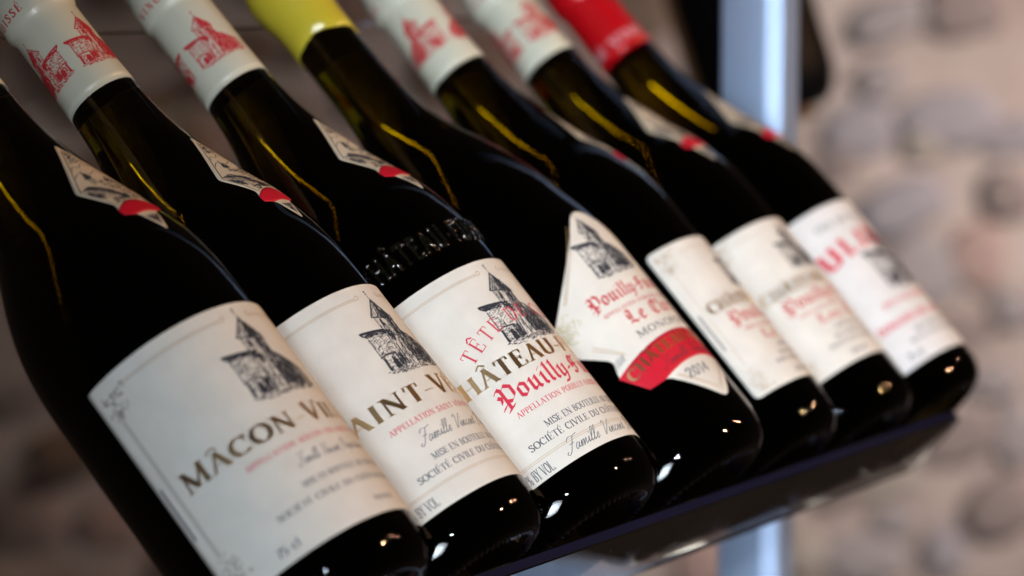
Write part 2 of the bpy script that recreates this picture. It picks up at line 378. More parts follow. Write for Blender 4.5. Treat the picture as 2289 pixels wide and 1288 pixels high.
def chapel(ink, u0, v0, k=1., mirror=False, seed=1, dens=1.):
    """engraving of a spired chapel, about 34 x 36 mm at k = 1; (u0, v0) is the foot of the tower"""
    rng = random.Random(seed)
    def tr(p): return (u0 + (-1 if mirror else 1) * p[0] * k, v0 + p[1] * k)
    tr.k = k
    def line(pts, w): ink.stroke([tr(p) for p in pts], w * k, w * k, .3)
    def H(poly, n, ang, ln, wd): hatch(ink, poly, int(n * dens), ang, ln, wd, rng, tr)
    roof = [(0.2, 31.5), (-6.2, 24.2), (-5.4, 23.6), (5.2, 21.0), (5.6, 22.4)]
    line([(.0, 35.2), (.2, 31)], .22); line([(-.5, 34.2), (.6, 34.4)], .25); line([(-.2, 35.3), (.3, 35.5)], .6)
    line(roof[:2], .45); line([roof[0], roof[4]], .55); line([(-6.3, 24), (5.7, 21.6)], .4)
    H(roof, 75, 62, 2.6, .22); H([(0.2, 31.5), (-1, 23), (5.2, 21.0), (5.6, 22.4)], 110, -60, 2.4, .30)
    tw = [(-5.2, 23.6), (5.0, 21.2), (5.6, 1), (-5.0, 1)]
    line([(-5.2, 23.6), (-5.0, 3)], .32); line([(5.0, 21.2), (5.4, 3)], .4)
    H(tw, 240, 75, 1.7, .20); H([(.6, 22), (5, 21), (5.6, 1), (1.0, 1)], 200, 88, 2.2, .28)
    for wx, wy in ((-2.6, 19.2), (-2.4, 12.4), (2.6, 18.0)): H([(wx - .7, wy), (wx + .7, wy), (wx + .7, wy + 2.4), (wx, wy + 3), (wx - .7, wy + 2.4)], 26, 85, 1.2, .45)
    H([(-5, 17.8), (-2, 17.4), (-1, 14), (-4.5, 14.5)], 60, 20, 1.4, .4)
    lb = [(-15.6, 18.2), (-5.2, 17.0), (-5.0, 1), (-13.6, .2), (-15.2, 9)]
    line([(-16.6, 19.2), (-4.6, 17.6)], .85); line([(-16.6, 18.6), (-14.6, 16.8)], .5)
    H(lb, 150, 12, 1.5, .20); H(lb, 60, 80, 1.3, .20); H([(-16, 18.6), (-5, 17.3), (-5, 16), (-14.5, 16.6)], 70, 5, 1.6, .3)
    line([(-14.8, 16), (-15.0, 8), (-13.8, 1)], .35)
    line([(-15.2, 7.2), (-12.6, 7.8), (-7.4, 7.2)], .55); line([(-14.2, 6.4), (-14.6, 1.2)], .9)
    H([(-11.2, 1), (-11.2, 4.2), (-10.2, 5.4), (-9, 4.2), (-8.8, .8)], 90, 88, 1.6, .5); H([(-8.4, 1), (-8.2, 6.6), (-5.2, 6.6), (-5, 1)], 90, 85, 1.5, .3)
    rb = [(5.2, 15.2), (8.0, 13.2), (15.6, 6.8), (16.4, .6), (5.4, 0)]
    line([(5.0, 15.6), (8.2, 13.8), (16.2, 6.8)], .5); line([(15.8, 6.6), (16.6, .6)], .4)
    H(rb, 240, 82, 2.0, .22); H([(5.2, 9), (12, 7), (12.4, .4), (5.4, 0)], 110, 88, 2.2, .30); H([(5.2, 15), (8, 13.2), (14.8, 7.4), (6, 9)], 80, -42, 2, .25)
    for k2 in range(4): line([(-3.6 + k2 * 2.4, 10.5), (-4.6 + k2 * 3.1, 1.2)], .5)
    H([(-17, .8), (17.6, .9), (14, -1.4), (-9, -1.8), (-15, -.6)], 150, 8, 1.5, .22)

# ------------------------------------------------------------------ bottle surface
class Skin:
    def __init__(s, R, tab, phi0=0.):
        s.R = R; s.z = np.array([t[0] for t in tab]); s.r = np.array([t[1] for t in tab])
    def rad(s, z): return float(np.interp(z, s.z, s.r))
    def at(s, u, v, h, phi0=0.):
        """u, v in mm on the skin, h in mm above it -> local point in m"""
        z = v / 1000.; r = s.rad(z); sl = (s.rad(z + .002) - s.rad(z - .002)) / .004
        c = 1 / math.sqrt(1 + sl * sl); phi = phi0 + u / 1000. / r
        rr = r + h / 1000. * c
        return (rr * math.sin(phi), -rr * math.cos(phi), z - h / 1000. * sl * c)

def ink_obj(name, ink, skin, h, material, parent, phi0=0., emboss=0.):
    V, F = [], []
    for n, poly in enumerate(ink.p):
        if len(poly) < 3: continue
        hh = h + (n % 40) * .0007 + emboss
        k = len(V); c = len(poly)
        V += [skin.at(u, v, hh, phi0) for u, v in poly]; F.append(tuple(range(k, k + c)))
        if emboss:
            V += [skin.at(u, v, h - .02, phi0) for u, v in poly]
            for i in range(c): F.append((k + c + i, k + c + (i + 1) % c, k + (i + 1) % c, k + i))
    return mesh_obj(name, V, F, material, parent)

def rounded(poly, rad, n=5):
    out = []
    for i in range(len(poly)):
        p, a, b = np.array(poly[i], float), np.array(poly[i - 1], float), np.array(poly[(i + 1) % len(poly)], float)
        r = rad[i] if isinstance(rad, (list, tuple)) else rad
        if r <= 0: out.append(tuple(p)); continue
        a = p + (a - p) / np.linalg.norm(a - p) * min(r, .45 * np.linalg.norm(a - p)); b = p + (b - p) / np.linalg.norm(b - p) * min(r, .45 * np.linalg.norm(b - p))
        for k in range(n + 1):
            t = k / n; out.append(tuple((1 - t) ** 2 * a + 2 * t * (1 - t) * p + t * t * b))
    return out

def sheet(name, outline, skin, h0, h1, material, parent, phi0=0., dv=1.0, cols=36):
    """paper cut to an outline (u, v in mm) and wrapped on the skin, with a real edge"""
    vs = [p[1] for p in outline]; lo, hi = min(vs) + 1e-4, max(vs) - 1e-4
    rows = sorted(set([round(x, 3) for x in np.arange(lo, hi, dv)] + [round(min(max(v, lo), hi), 3) for v in vs] + [lo, hi]))
    V, F, UV, R = [], [], [], []
    for v in rows:
        xs = []
        for i in range(len(outline)):
            (a, b), (c, d) = outline[i - 1], outline[i]
            if (b > v) != (d > v): xs.append(a + (c - a) * (v - b) / (d - b))
        if len(xs) < 2: continue
        a, b = min(xs), max(xs); R.append(len(V))
        for k in range(cols + 1):
            u = a + (b - a) * k / cols; V.append(skin.at(u, v, h1, phi0)); UV.append((u / 10, v / 10))
    n = cols + 1
    for r0, r1 in zip(R[:-1], R[1:]):
        for k in range(cols): F.append((r0 + k, r0 + k + 1, r1 + k + 1, r1 + k))
    ring = [R[0] + k for k in range(n)] + [r + cols for r in R[1:-1]] + [R[-1] + k for k in range(cols, -1, -1)] + [r for r in R[-2:0:-1]]
    base = len(V)
    for i in ring:
        u, v = UV[i][0] * 10, UV[i][1] * 10; V.append(skin.at(u, v, h0, phi0)); UV.append(UV[i])
    for i in range(len(ring)):
        j = (i + 1) % len(ring); F.append((ring[j], ring[i], base + i, base + j))
    o = mesh_obj(name, V, F, material, parent, smooth=True, uv=UV)
    return o

def patch(name, fn, nu, nv, skin, h0, h1, material, parent, phi0=0.):
    """band between two curves: fn(s, t) -> (u, v)"""
    V, F = [], []
    for j in range(nv + 1):
        for i in range(nu + 1): V.append(skin.at(*fn(i / nu, j / nv), h1, phi0))
    for j in range(nv):
        for i in range(nu): a = j * (nu + 1) + i; F.append((a, a + 1, a + nu + 2, a + nu + 1))
    ring = [(i, 0) for i in range(nu)] + [(nu, j) for j in range(nv)] + [(i, nv) for i in range(nu, 0, -1)] + [(0, j) for j in range(nv, 0, -1)]
    b = len(V)
    for i, j in ring: V.append(skin.at(*fn(i / nu, j / nv), h0, phi0))
    for k in range(len(ring)):
        k2 = (k + 1) % len(ring); A = ring[k][1] * (nu + 1) + ring[k][0]; B = ring[k2][1] * (nu + 1) + ring[k2][0]
        F.append((B, A, b + k, b + k2))
    return mesh_obj(name, V, F, material, parent, smooth=True)

# ------------------------------------------------------------------ stone wall behind
WALL_D = 3.7
wall_c = pix(1250, 640, WALL_D)
fwd = Vector(RW @ np.array([0, 0, -1.])); fwd.z = 0; fwd.normalize()
wn = (Matrix.Rotation(math.radians(-14), 3, 'Z') @ -fwd)      # wall normal, towards the room
wx = Vector((0, 0, 1)).cross(wn).normalized()                 # along the wall, to the right in view
wall = bpy.data.objects.new('stone_wall', None); COL.objects.link(wall)
wall.matrix_world = Matrix(((wx.x, 0, wn.x, wall_c.x), (wx.y, 0, wn.y, wall_c.y), (wx.z, 1, wn.z, wall_c.z), (0, 0, 0, 1)))
tag(wall, 'rubble stone wall with thick pale mortar standing behind the bottle rack', 'wall')
mortar = mat('pale lime mortar', (.52, .42, .37), .95, spec=.1, var=(4, (.37, .28, .24)), bump=(30, .6, .01))
def stone_mat():
    ma = mat('rubble stone', (.2, .17, .16), .9, spec=.15, bump=(45, .6, .01))
    nt = ma.node_tree; b = nt.nodes['Principled BSDF']
    oc = nt.nodes.new('ShaderNodeObjectInfo')
    n = nt.nodes.new('ShaderNodeTexNoise'); n.inputs['Scale'].default_value = 25
    tc = nt.nodes.new('ShaderNodeTexCoord'); nt.links.new(tc.outputs['Object'], n.inputs['Vector'])
    mx = nt.nodes.new('ShaderNodeMix'); mx.data_type = 'RGBA'; mx.blend_type = 'MULTIPLY'; mx.inputs[0].default_value = .3
    nt.links.new(oc.outputs['Color'], mx.inputs[6]); nt.links.new(n.outputs['Color'], mx.inputs[7])
    hs = nt.nodes.new('ShaderNodeGamma'); hs.inputs[1].default_value = .8
    nt.links.new(mx.outputs[2], hs.inputs[0]); nt.links.new(hs.outputs[0], b.inputs['Base Color'])
    return ma
M['stone'] = stone_mat()
gx, gy = 46, 34
V = []; F = []
for j in range(gy + 1):
    for i in range(gx + 1):
        V.append(((i / gx - .5) * 2.9, -.60 + j / gy * 1.65, .012 * (random.random() - .5)))
for j in range(gy):
    for i in range(gx): a = j * (gx + 1) + i; F.append((a, a + 1, a + gx + 2, a + gx + 1))
k = len(V); V += [(-1.45, -.60, -.2), (1.45, -.60, -.2), (1.45, 1.05, -.2), (-1.45, 1.05, -.2)]
c0, c1, c2, c3 = 0, gx, (gx + 1) * (gy + 1) - 1, (gx + 1) * gy
F += [(k + 3, k + 2, k + 1, k), (c1, c0, k, k + 1), (c2, c1, k + 1, k + 2), (c3, c2, k + 2, k + 3), (c0, c3, k + 3, k)]
mesh_obj('mortar', V, F, mortar, wall, smooth=False)
def stone_mesh(i):
    r = random.Random(100 + i); n = 10; V, F = [], []
    rad = [.5 * (1 + r.uniform(-.16, .12)) for _ in range(n)]
    for f, z in ((1.0, -.02), (.93, .012), (.62, .022)):
        for q in range(n):
            a = 2 * math.pi * q / n; V.append((rad[q] * f * math.cos(a), rad[q] * f * math.sin(a), z + r.uniform(-.002, .002)))
    V.append((0, 0, .024))
    for t in (0, 1):
        for q in range(n): q2 = (q + 1) % n; F.append((t * n + q, t * n + q2, t * n + n + q2, t * n + n + q))
    for q in range(n): F.append((2 * n + q, 2 * n + (q + 1) % n, 3 * n))
    me = bpy.data.meshes.new('stone'); me.from_pydata(V, [], F); me.materials.append(M['stone'])
    me.polygons.foreach_set('use_smooth', [True] * len(me.polygons)); return me
stone_meshes = [stone_mesh(i) for i in range(10)]
placed = []
def put_stone(x, y, sx, sy, rot, color):
    o = bpy.data.objects.new('stone', random.choice(stone_meshes)); COL.objects.link(o); o.parent = wall
    o.location = (x, y, .004); o.rotation_euler = (0, 0, rot); o.scale = (sx, sy, random.uniform(.2, .42)); o.color = (*color, 1)
    placed.append((x, y, max(sx, sy)))
inv = wall.matrix_world.inverted()
def on_wall(px, py):
    d = (pix(px, py, 1.) - CW); o = inv @ CW; dd = inv.to_3x3() @ d
    t = -o.z / dd.z; p = o + dd * t; return p.x, p.y
GB, MV, RB, DB, TN = (.42, .345, .33), (.40, .34, .35), (.50, .31, .26), (.31, .225, .20), (.52, .42, .34)
PXM = WALL_D / 6839.
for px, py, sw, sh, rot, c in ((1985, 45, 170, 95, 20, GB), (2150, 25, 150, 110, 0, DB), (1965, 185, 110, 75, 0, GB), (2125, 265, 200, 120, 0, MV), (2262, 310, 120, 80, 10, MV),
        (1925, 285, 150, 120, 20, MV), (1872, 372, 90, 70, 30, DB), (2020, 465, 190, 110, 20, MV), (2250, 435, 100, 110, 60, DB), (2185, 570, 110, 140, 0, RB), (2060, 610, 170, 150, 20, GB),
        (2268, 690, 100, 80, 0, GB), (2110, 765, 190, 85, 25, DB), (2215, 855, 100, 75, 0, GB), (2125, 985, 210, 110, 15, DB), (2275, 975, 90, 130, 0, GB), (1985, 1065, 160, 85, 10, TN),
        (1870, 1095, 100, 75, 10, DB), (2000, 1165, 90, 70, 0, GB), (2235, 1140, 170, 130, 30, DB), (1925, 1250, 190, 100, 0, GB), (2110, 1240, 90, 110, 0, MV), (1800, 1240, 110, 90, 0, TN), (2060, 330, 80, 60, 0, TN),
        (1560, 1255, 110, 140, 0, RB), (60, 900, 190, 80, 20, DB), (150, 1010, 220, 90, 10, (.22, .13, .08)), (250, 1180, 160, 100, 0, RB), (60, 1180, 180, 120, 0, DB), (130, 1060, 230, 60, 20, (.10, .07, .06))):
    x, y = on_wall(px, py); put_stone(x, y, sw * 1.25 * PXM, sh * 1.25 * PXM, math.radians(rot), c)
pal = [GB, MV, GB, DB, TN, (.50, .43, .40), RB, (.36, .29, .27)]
pal_left_shaded = [(.22, .15, .12), (.16, .09, .06), (.20, .12, .08), (.32, .18, .13), (.14, .10, .085), (.22, .14, .10)]  # brown stone, darkened further to stand in for shade on the left end
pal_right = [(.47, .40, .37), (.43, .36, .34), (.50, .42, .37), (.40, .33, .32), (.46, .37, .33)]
tries = 0
while len(placed) < 290 and tries < 6000:
    tries += 1
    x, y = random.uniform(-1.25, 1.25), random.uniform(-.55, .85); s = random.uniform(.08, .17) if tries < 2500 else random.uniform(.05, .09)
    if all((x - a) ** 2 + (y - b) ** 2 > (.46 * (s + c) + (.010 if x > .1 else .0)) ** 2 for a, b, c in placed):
        put_stone(x, y, s, s * random.uniform(.6, .9), random.gauss(0, .35), random.choice(pal_right if x > .1 else pal_left_shaded))

# ------------------------------------------------------------------ acrylic rack and its post
rack = bpy.data.objects.new('bottle_rack', None); COL.objects.link(rack)
rm = Matrix([list(MW[0]), list(MW[1]), list(MW[2])]).to_4x4(); rm.translation = (0, 0, RZ); rack.matrix_world = rm
tag(rack, 'tilted clear acrylic shelf with upturned front lip carrying seven wine bottles', 'rack')
Y0, TH, ZL, ZT, LIP = .0413, .005, .0068, .3135, -.0085
def lip_h(x):
    e = .352
    return LIP if x <= e else LIP + (Y0 - .004 - LIP) * (1 - math.sqrt(max(0, 1 - ((x - e) / (.3785 - e)) ** 2)))
xs = [-.30, -.1, .1, .3, .345, .352] + [.352 + .0265 * math.sin(math.radians(a)) for a in (10, 20, 30, 40, 50, 60, 70, 80, 88)]
def section(x):
    l = lip_h(x); rb = .006; p = [(Y0, ZT), (Y0, ZL + rb * .5)]
    for a in (15, 45, 75): p.append((Y0 - rb * .5 + rb * .5 * math.cos(math.radians(a)), ZL + rb * .5 - rb * .5 * math.sin(math.radians(a))))
    p += [(min(l + .0002, Y0 - .004), ZL), (l, ZL - .0006), (l, ZL - TH + .0006), (min(l + .0002, Y0 - .004), ZL - TH)]
    for a in (10, 30, 50, 70, 88): p.append((Y0 - .003 + (TH + .003) * math.sin(math.radians(a)), ZL + .003 - (TH + .003) * math.cos(math.radians(a))))
    p += [(Y0 + TH, ZT)]
    return p
V, F = [], []; ns = len(section(0))
for x in xs: V += [(x, a, b) for a, b in section(x)]
for i in range(len(xs) - 1):
    for j in range(ns): j2 = (j + 1) % ns; F.append((i * ns + j, i * ns + j2, (i + 1) * ns + j2, (i + 1) * ns + j))
F.append(tuple(range(ns - 1, -1, -1))); F.append(tuple((len(xs) - 1) * ns + j for j in range(ns)))
mesh_obj('shelf_sheet', V, F, M['acrylic'], rack)
# sawn edge of the lip, a thin bluish strip
V, F = [], []
for x in xs:
    l = lip_h(x)
    if l > Y0 - .006: break
    V += [(x, l - .0004, ZL - .0007), (x, l - .0004, ZL - TH + .0007), (x, l - .0001, ZL - TH + .0007), (x, l - .0001, ZL - .0007)]
for i in range(len(V) // 4 - 1):
    for j in range(4): F.append((i * 4 + j, i * 4 + (j + 1) % 4, i * 4 + 4 + (j + 1) % 4, i * 4 + 4 + j))
n4 = len(V); F += [(3, 2, 1, 0), (n4 - 4, n4 - 3, n4 - 2, n4 - 1)]
mesh_obj('lip_edge', V, F, M['edge'], rack)
pr = [(Y0 + TH + .0003, .0135), (Y0 + TH + .0003, .060), (Y0 + TH + .007, .060), (Y0 + TH + .007, .020), (Y0 + TH + .004, .0135)]; V, F = [], []
for x, c in ((.125, .004), (.129, 0), (.372, 0), (.378, .006)): V += [(x, y, z + (c if j in (0, 4) else 0)) for j, (y, z) in enumerate(pr)]
for i in range(3):
    for j in range(5): F.append((i * 5 + j, i * 5 + (j + 1) % 5, i * 5 + 5 + (j + 1) % 5, i * 5 + 5 + j))
F += [(4, 3, 2, 1, 0), (15, 16, 17, 18, 19)]
mesh_obj('support_rail', V, F, mat('black support rail', (.006, .006, .012), .5), rack)

# aluminium upright
PX0, PY0, PW, PDP = .402, .1150, .024, .034
post = bpy.data.objects.new('rack_post', None); COL.objects.link(post); post.location = (PX0, PY0, RZ - .75)
tag(post, 'upright brushed aluminium post standing behind the right end of the rack', 'post')
def rrect(w, d, rs, n=6):
    pts = []
    for (cx, cy, a0), r in zip(((0, 0, 180), (w, 0, 270), (w, d, 0), (0, d, 90)), rs):
        ox, oy = (cx + r if cx == 0 else cx - r), (cy + r if cy == 0 else cy - r)
        for k in range(n + 1): a = math.radians(a0 + 90 * k / n); pts.append((ox + r * math.cos(a), oy + r * math.sin(a)))
    return pts
pp = [(0, .0088), (.0004, .0077), (.0044, .0008), (.0054, 0)] + rrect(PW, PDP, (.002,) * 4, 4)[5:]; n = len(pp)
V = [(x, y, 0) for x, y in pp] + [(x, y, 1.7) for x, y in pp]
F = [(i, (i + 1) % n, n + (i + 1) % n, n + i) for i in range(n)] + [tuple(range(n - 1, -1, -1)), tuple(range(n, 2 * n))]
o = mesh_obj('upright_tube', V, F, M['alu'], post)
for f in o.data.polygons: f.use_smooth = len(f.vertices) == 4
o.data.set_sharp_from_angle(angle=math.radians(20))
# bracket from the upright to the shelf sheet (behind the last bottle)
bx = wpt((.30, Y0 + TH + .001, .15)) - Vector(post.location)
bx2 = wpt((.30, Y0 + TH + .001, .09)) - Vector(post.location)
V, F = [], []
for x in (-.075, .004):
    for (yy, zz) in ((bx.y, bx.z), (bx2.y, bx2.z), (bx2.y + .012, bx2.z - .012), (bx.y + .012, bx.z - .012)): V.append((x, yy, zz))
F = [(0, 1, 2, 3), (7, 6, 5, 4)] + [(i, i + 4, (i + 1) % 4 + 4, (i + 1) % 4) for i in range(4)]
mesh_obj('bracket', V, F, M['alu'], post)

# ------------------------------------------------------------------ bottles
def table(R, kind):
    if kind == 'heavy':
        t = [(.110, R), (.120, R * .977), (.129, .0414), (.139, .0392), (.150, .0370), (.162, .0333), (.174, .0287), (.183, .0245), (.191, .0210), (.200, .0176), (.209, .0154), (.218, .0145), (.226, .0140), (.24, .0138), (.26, .0136)]
    else:
        k = R / .041
        t = [(.116, R), (.126, .0408 * k), (.136, .0400 * k), (.146, .0383 * k), (.154, .0361 * k), (.162, .0334), (.170, .0300), (.178, .0268), (.187, .0237), (.195, .0212), (.202, .0192), (.210, .0173), (.218, .0159), (.227, .0149), (.237, .0143), (.25, .0139), (.27, .0136)]
    c = smooth_curve(t, 5)
    zz = np.linspace(0, .276, 277); rr = np.interp(zz, [0, t[0][0] - .01] + [p[0] for p in c] + [.276], [R, R] + [p[1] for p in c] + [.0135])
    k = np.hanning(23); k /= k.sum(); rr = np.convolve(np.pad(rr, 11, 'edge'), k, 'valid')
    return [(float(a), float(b)) for a, b in zip(zz[::2], rr[::2])] + [(.2765, .0135)]
def outline_profile(tab, R, top=.297, hr=.0098, hz=.0135):
    p = [(0, .021), (.006, .0205), (.012, .0178), (.018, .0125), (.023, .006), (R - hr - .0037, .0018), (R - hr - .0017, .0004), (R - hr, 0)]
    for a in range(10, 91, 10): p.append((R - hr + hr * math.sin(math.radians(a)), hz - hz * math.cos(math.radians(a))))
    for z, r in tab:
        if z > hz + .0002: p.append((r, z))
    p += [(.0146, .277), (.0149, .279), (.0149, .288), (.0140, .290), (.0138, top - .001), (.0130, top), (0, top)]
    return p
D_, ZB = .08498934, .008
OFF = [-.0007, -.0019, -.0050, -.0003, -.0002, 0., -.0027]
RI = [.0409, .0394, .0420, .0442, .0405, .0398, .0402]
YAW = [.0154, -.0087, .0025, -.0206, .0094, .0217, .0167]
GROUP = 'wine bottles lying side by side on the clear rack'
def make_bottle(i, label, kind=''):
    R = RI[i - 1]; a = YAW[i - 1]; ca, sa = math.cos(a), math.sin(a)
    lx, ly, lz = np.array([ca, 0, -sa]), np.array([0, 1., 0]), np.array([sa, 0, ca])
    o = np.array([(i - 3) * D_ + OFF[i - 1], .041 - R, 0]) + lz * ZB
    A = np.stack([MW @ lx, MW @ ly, MW @ lz], 1)
    e = bpy.data.objects.new('wine_bottle', None); COL.objects.link(e)
    mm = Matrix([list(A[0]), list(A[1]), list(A[2])]).to_4x4(); mm.translation = wpt(o); e.matrix_world = mm
    e.empty_display_size = .05
    tag(e, label, 'wine bottle', GROUP)
    tab = table(R, kind); sk = Skin(R, tab)
    V, F = lathe(outline_profile(tab, R), 128)
    mesh_obj('glass_body', V, F, M['olive_glass' if i == 7 else 'glass'], e, smooth=True)
    # stippled bearing ring under the heel
    V, F = [], []
    for k in range(72):
        ph = 2 * math.pi * k / 72; c, s = math.sin(ph), -math.cos(ph); b = len(V)
        for rr, zz in ((R - .0118, .0006), (R - .0105, -.0003), (R - .0085, .0003), (R - .0068, .0010)):
            for t in (-.0005, .0005): V.append((rr * c - t * s, rr * s + t * c, zz - .0002))
        F += [(b + 2 * j, b + 2 * j + 1, b + 2 * j + 3, b + 2 * j + 2) for j in range(3)]
    mesh_obj('knurled_ring', V, F, M['dark_glass'], e, smooth=True)
    return e, sk
def capsule(e, sk, z0, material, name='capsule'):
    zs = list(np.arange(z0, .275, .004)) + [.2757]
    p = [(sk.rad(z0) - .0003, z0 + .0004), (sk.rad(z0) + .0003, z0)]
    for z in zs[1:]: p.append((sk.rad(z) + .00035, z))
    p += [(.0146, .2770), (.0153, .2785), (.01535, .2835), (.0152, .2890), (.0144, .2908), (.0143, .2975), (.0138, .2984), (.0, .2986)]
    V, F = lathe(p, 96); return mesh_obj(name, V, F, material, e, smooth=True)
def neck_label(e, sk, phi0, dz=0.):
    out = [(0, 201), (14.2, 175), (8.4, 163.6), (9.6, 160.2), (6.2, 157.0), (4.4, 155.6), (0, 146), (-4.4, 155.6), (-6.2, 157), (-9.6, 160.2), (-8.4, 163.6), (-14.2, 175)]
    out = [(u, v + dz) for u, v in out]
    lab = sheet('neck_label', rounded(out, [1, 1.6, .6, .4, .4, .4, 1.0, .4, .4, .4, .6, 1.6]), sk, .02, .14, M['paper3'], e, phi0, .8, 20)
    ink = Ink(); rng = random.Random(int(phi0 * 1000) + 5)
    def tr(p): return (p[0], p[1] + dz)
    tr.k = 1
    inn = [(0, 197.6), (12.4, 174.8), (6.9, 163.0)]
    for sg in (-1, 1): ink.stroke([(sg * u, v + dz) for u, v in inn], .28, .28, .2)
    H = lambda poly, n, ang, ln, wd: hatch(ink, poly, n, ang, ln, wd, rng, tr)
    H([(0, 197), (3.4, 190), (-3.4, 190)], 60, 20, 1.6, .22)                                        # sky
    ink.stroke(smooth_curve([tr(p) for p in ((-5.6, 186), (-4, 188), (-1.5, 187), (1, 189), (4.6, 187.5))], 4), .22)
    ink.stroke(smooth_curve([tr(p) for p in ((-8, 182), (-5, 184), (-1, 182.5), (4, 184.5), (7, 182.4))], 4), .22)
    H([(-5.2, 180), (-3.4, 184.4), (-1.6, 180)], 60, 80, 1.4, .3)                                   # roof of a house
    H([(-5, 179.8), (-1.6, 179.8), (-1.4, 176.8), (-5, 176.6)], 24, 85, 1.2, .22); H([(2.2, 178), (4.2, 181), (7, 178), (6.6, 176)], 46, 40, 1.5, .3)
    H([(-1, 179), (8, 178), (10.5, 174.6), (3, 171.5), (-2, 174)], 90, 12, 1.5, .22)
    for j in range(6): ink.stroke([tr((-11.6 + j * 1.7, 175.6 - j * .6)), tr((-9.2 + j * 1.7, 172.2 - j * .9))], .24)   # vine rows
    for j in range(4): ink.stroke([tr((-10.4 + j * .4, 173.8 - j * 1.5)), tr((-2 + j * .2, 170.6 - j * 1.4))], .2)
    H([(-11.5, 175.4), (-8, 176.6), (-1, 172.4), (1.4, 168), (-2, 168.6), (-6, 173)], 110, -30, 1.6, .34)
    H([(-11.6, 173.6), (-10.6, 170.6), (-7.6, 167.6), (-7, 170.4)], 70, 30, 1.2, .32); H([(-1, 170), (2.4, 168.4), (2, 165), (-1.4, 166)], 90, 40, 1.2, .4)
    H([(2, 171), (11, 174), (7.2, 165), (2.4, 164.6)], 70, 10, 1.7, .2); H([(-6, 168), (0, 167), (-1, 164), (-6.6, 164)], 50, 15, 1.3, .22)
    H([(-3.2, 154.6), (3.2, 154.6), (0, 148.6)], 130, 35, 1.1, .22)
    ink_obj('engraved_landscape', ink, sk, .16, M['ink'], lab, phi0)
    def band(s, t):
        x = -1 + 2 * s; top = (160.4 + 4.2 * (1 - x * x)) ; bot = 155.0 + 2.0 * (1 - abs(x) ** 1.6) + (1.6 * max(0, abs(x) - .55) / .45 * 1.6)
        return (x * 9.9, bot + (top - bot) * t + dz)
    patch('red_band', band, 24, 6, sk, .10, .19, M['band'], lab, phi0)
    return lab
def flourish(ink, u, v, k=1., fu=1, fv=1, w=.26, seed=3):
    """corner scroll of leaves"""
    rng = random.Random(seed)
    for j in range(9):
        cx, cy = rng.uniform(0, 9), rng.uniform(0, 9)
        if cx + cy > 13: cx *= .4
        r = rng.uniform(1.0, 2.4); a0 = rng.uniform(0, 360)
        ink.stroke([(u + fu * k * (cx + r * (1 - q / 14) * math.cos(math.radians(a0 + q * 32))), v - fv * k * (cy + r * (1 - q / 14) * math.sin(math.radians(a0 + q * 32)))) for q in range(12)], w * k, w * k * .6, .6)
    for j in range(16):
        cx, cy = rng.uniform(-.5, 10), rng.uniform(-.5, 10)
        if cx + cy > 12: cx *= .35
        a = rng.uniform(0, 6.3); ink.stroke([(u + fu * k * cx, v - fv * k * cy), (u + fu * k * (cx + 1.4 * math.cos(a)), v - fv * k * (cy + 1.4 * math.sin(a)))], .5 * k, .2 * k, a)

def rect_label(e, sk, u0, u1, v0, v1, paper_key, phi0=0., rad=1.0):
    return sheet('front_label', rounded([(u0, v0), (u1, v0), (u1, v1), (u0, v1)], rad, 4), sk, .02, .14, M[paper_key], e, phi0, 1.5, 64)
H_INK = .165
LOW1, LOW2 = 'MISE EN BOUTEILLE AU CHÂTEAU', 'SOCIÉTÉ CIVILE DU CHÂTEAU DE FUISSÉ'
def classic_extras(lab, sk, cu, v1, left, brown, tint='rule'):
    """thin rules, corner scrolls along the edge of the big labels"""
    ink = Ink()
    for d in (0, .7): ink.stroke([(left + 12, v1 - 5.2 - d), (cu - 7, v1 - 5.2 - d)], .22, .22)
    ink.stroke(smooth_curve([(cu - 8, v1 - 5.9), (cu - 6, v1 - 5.9), (cu - 5.2, v1 - 5), (cu - 6, v1 - 4.2), (cu - 6.7, v1 - 4.8)], 4), .24)
    for d in (0, .7): ink.stroke([(cu + 8, v1 - 5.2 - d), (cu + 45, v1 - 5.2 - d)], .22, .22)
    ink.stroke(smooth_curve([(cu + 9, v1 - 5.9), (cu + 7, v1 - 5.9), (cu + 6.2, v1 - 5), (cu + 7, v1 - 4.2), (cu + 7.7, v1 - 4.8)], 4), .24)
    ink_obj('rule', ink, sk, H_INK, M[tint], lab)
    ink = Ink(); flourish(ink, left + 4, v1 - 5, 1., 1, 1, seed=5); flourish(ink, left + 4, 25, 1., 1, -1, seed=9)
    for d in (0, .9): ink.stroke([(left + 5.4 + d, v1 - 16), (left + 5.4 + d, 36)], .28, .28)
    ink_obj('corner_ornament', ink, sk, H_INK, M[brown], lab)

BEAD = Skin(.0153, [(.27, .01535), (.31, .01535)])
# 1 -- Mâcon-Villages
e, sk = make_bottle(1, 'dark bottle with soft focused MÂCON-VILLAGES label at the open end of the row')
capsule(e, sk, .2353, M['cream'])
neck_label(e, sk, math.radians(-3))
lab = rect_label(e, sk, -67.3, 53, 18, 109.8, 'paper')
classic_extras(lab, sk, -5, 109.8, -67.3, 'brown')
ink = Ink(); chapel(ink, -4.5, 72.5, .98, seed=1); ink_obj('chapel_engraving', ink, sk, H_INK, M['ink'], lab)
ink = Ink(); ink.text('MÂCON-VILLAGES', -57, 58.2, 6.4, sp=.1, wt=.2, fit=109, big=(0, 6)); ink_obj('foil_lettering', ink, sk, H_INK, M['foil'], lab, emboss=.10)
ink = Ink(); ink.text('APPELLATION MÂCON-VILLAGES CONTRÔLÉE', -37, 52.0, 2.0, sp=.12, fit=68); ink_obj('red_lettering', ink, sk, H_INK, M['red'], lab)
ink = Ink(); ink.text('Famille Vincent Propriétaires', -21, 44.6, 1.9, 'scr', fit=36)
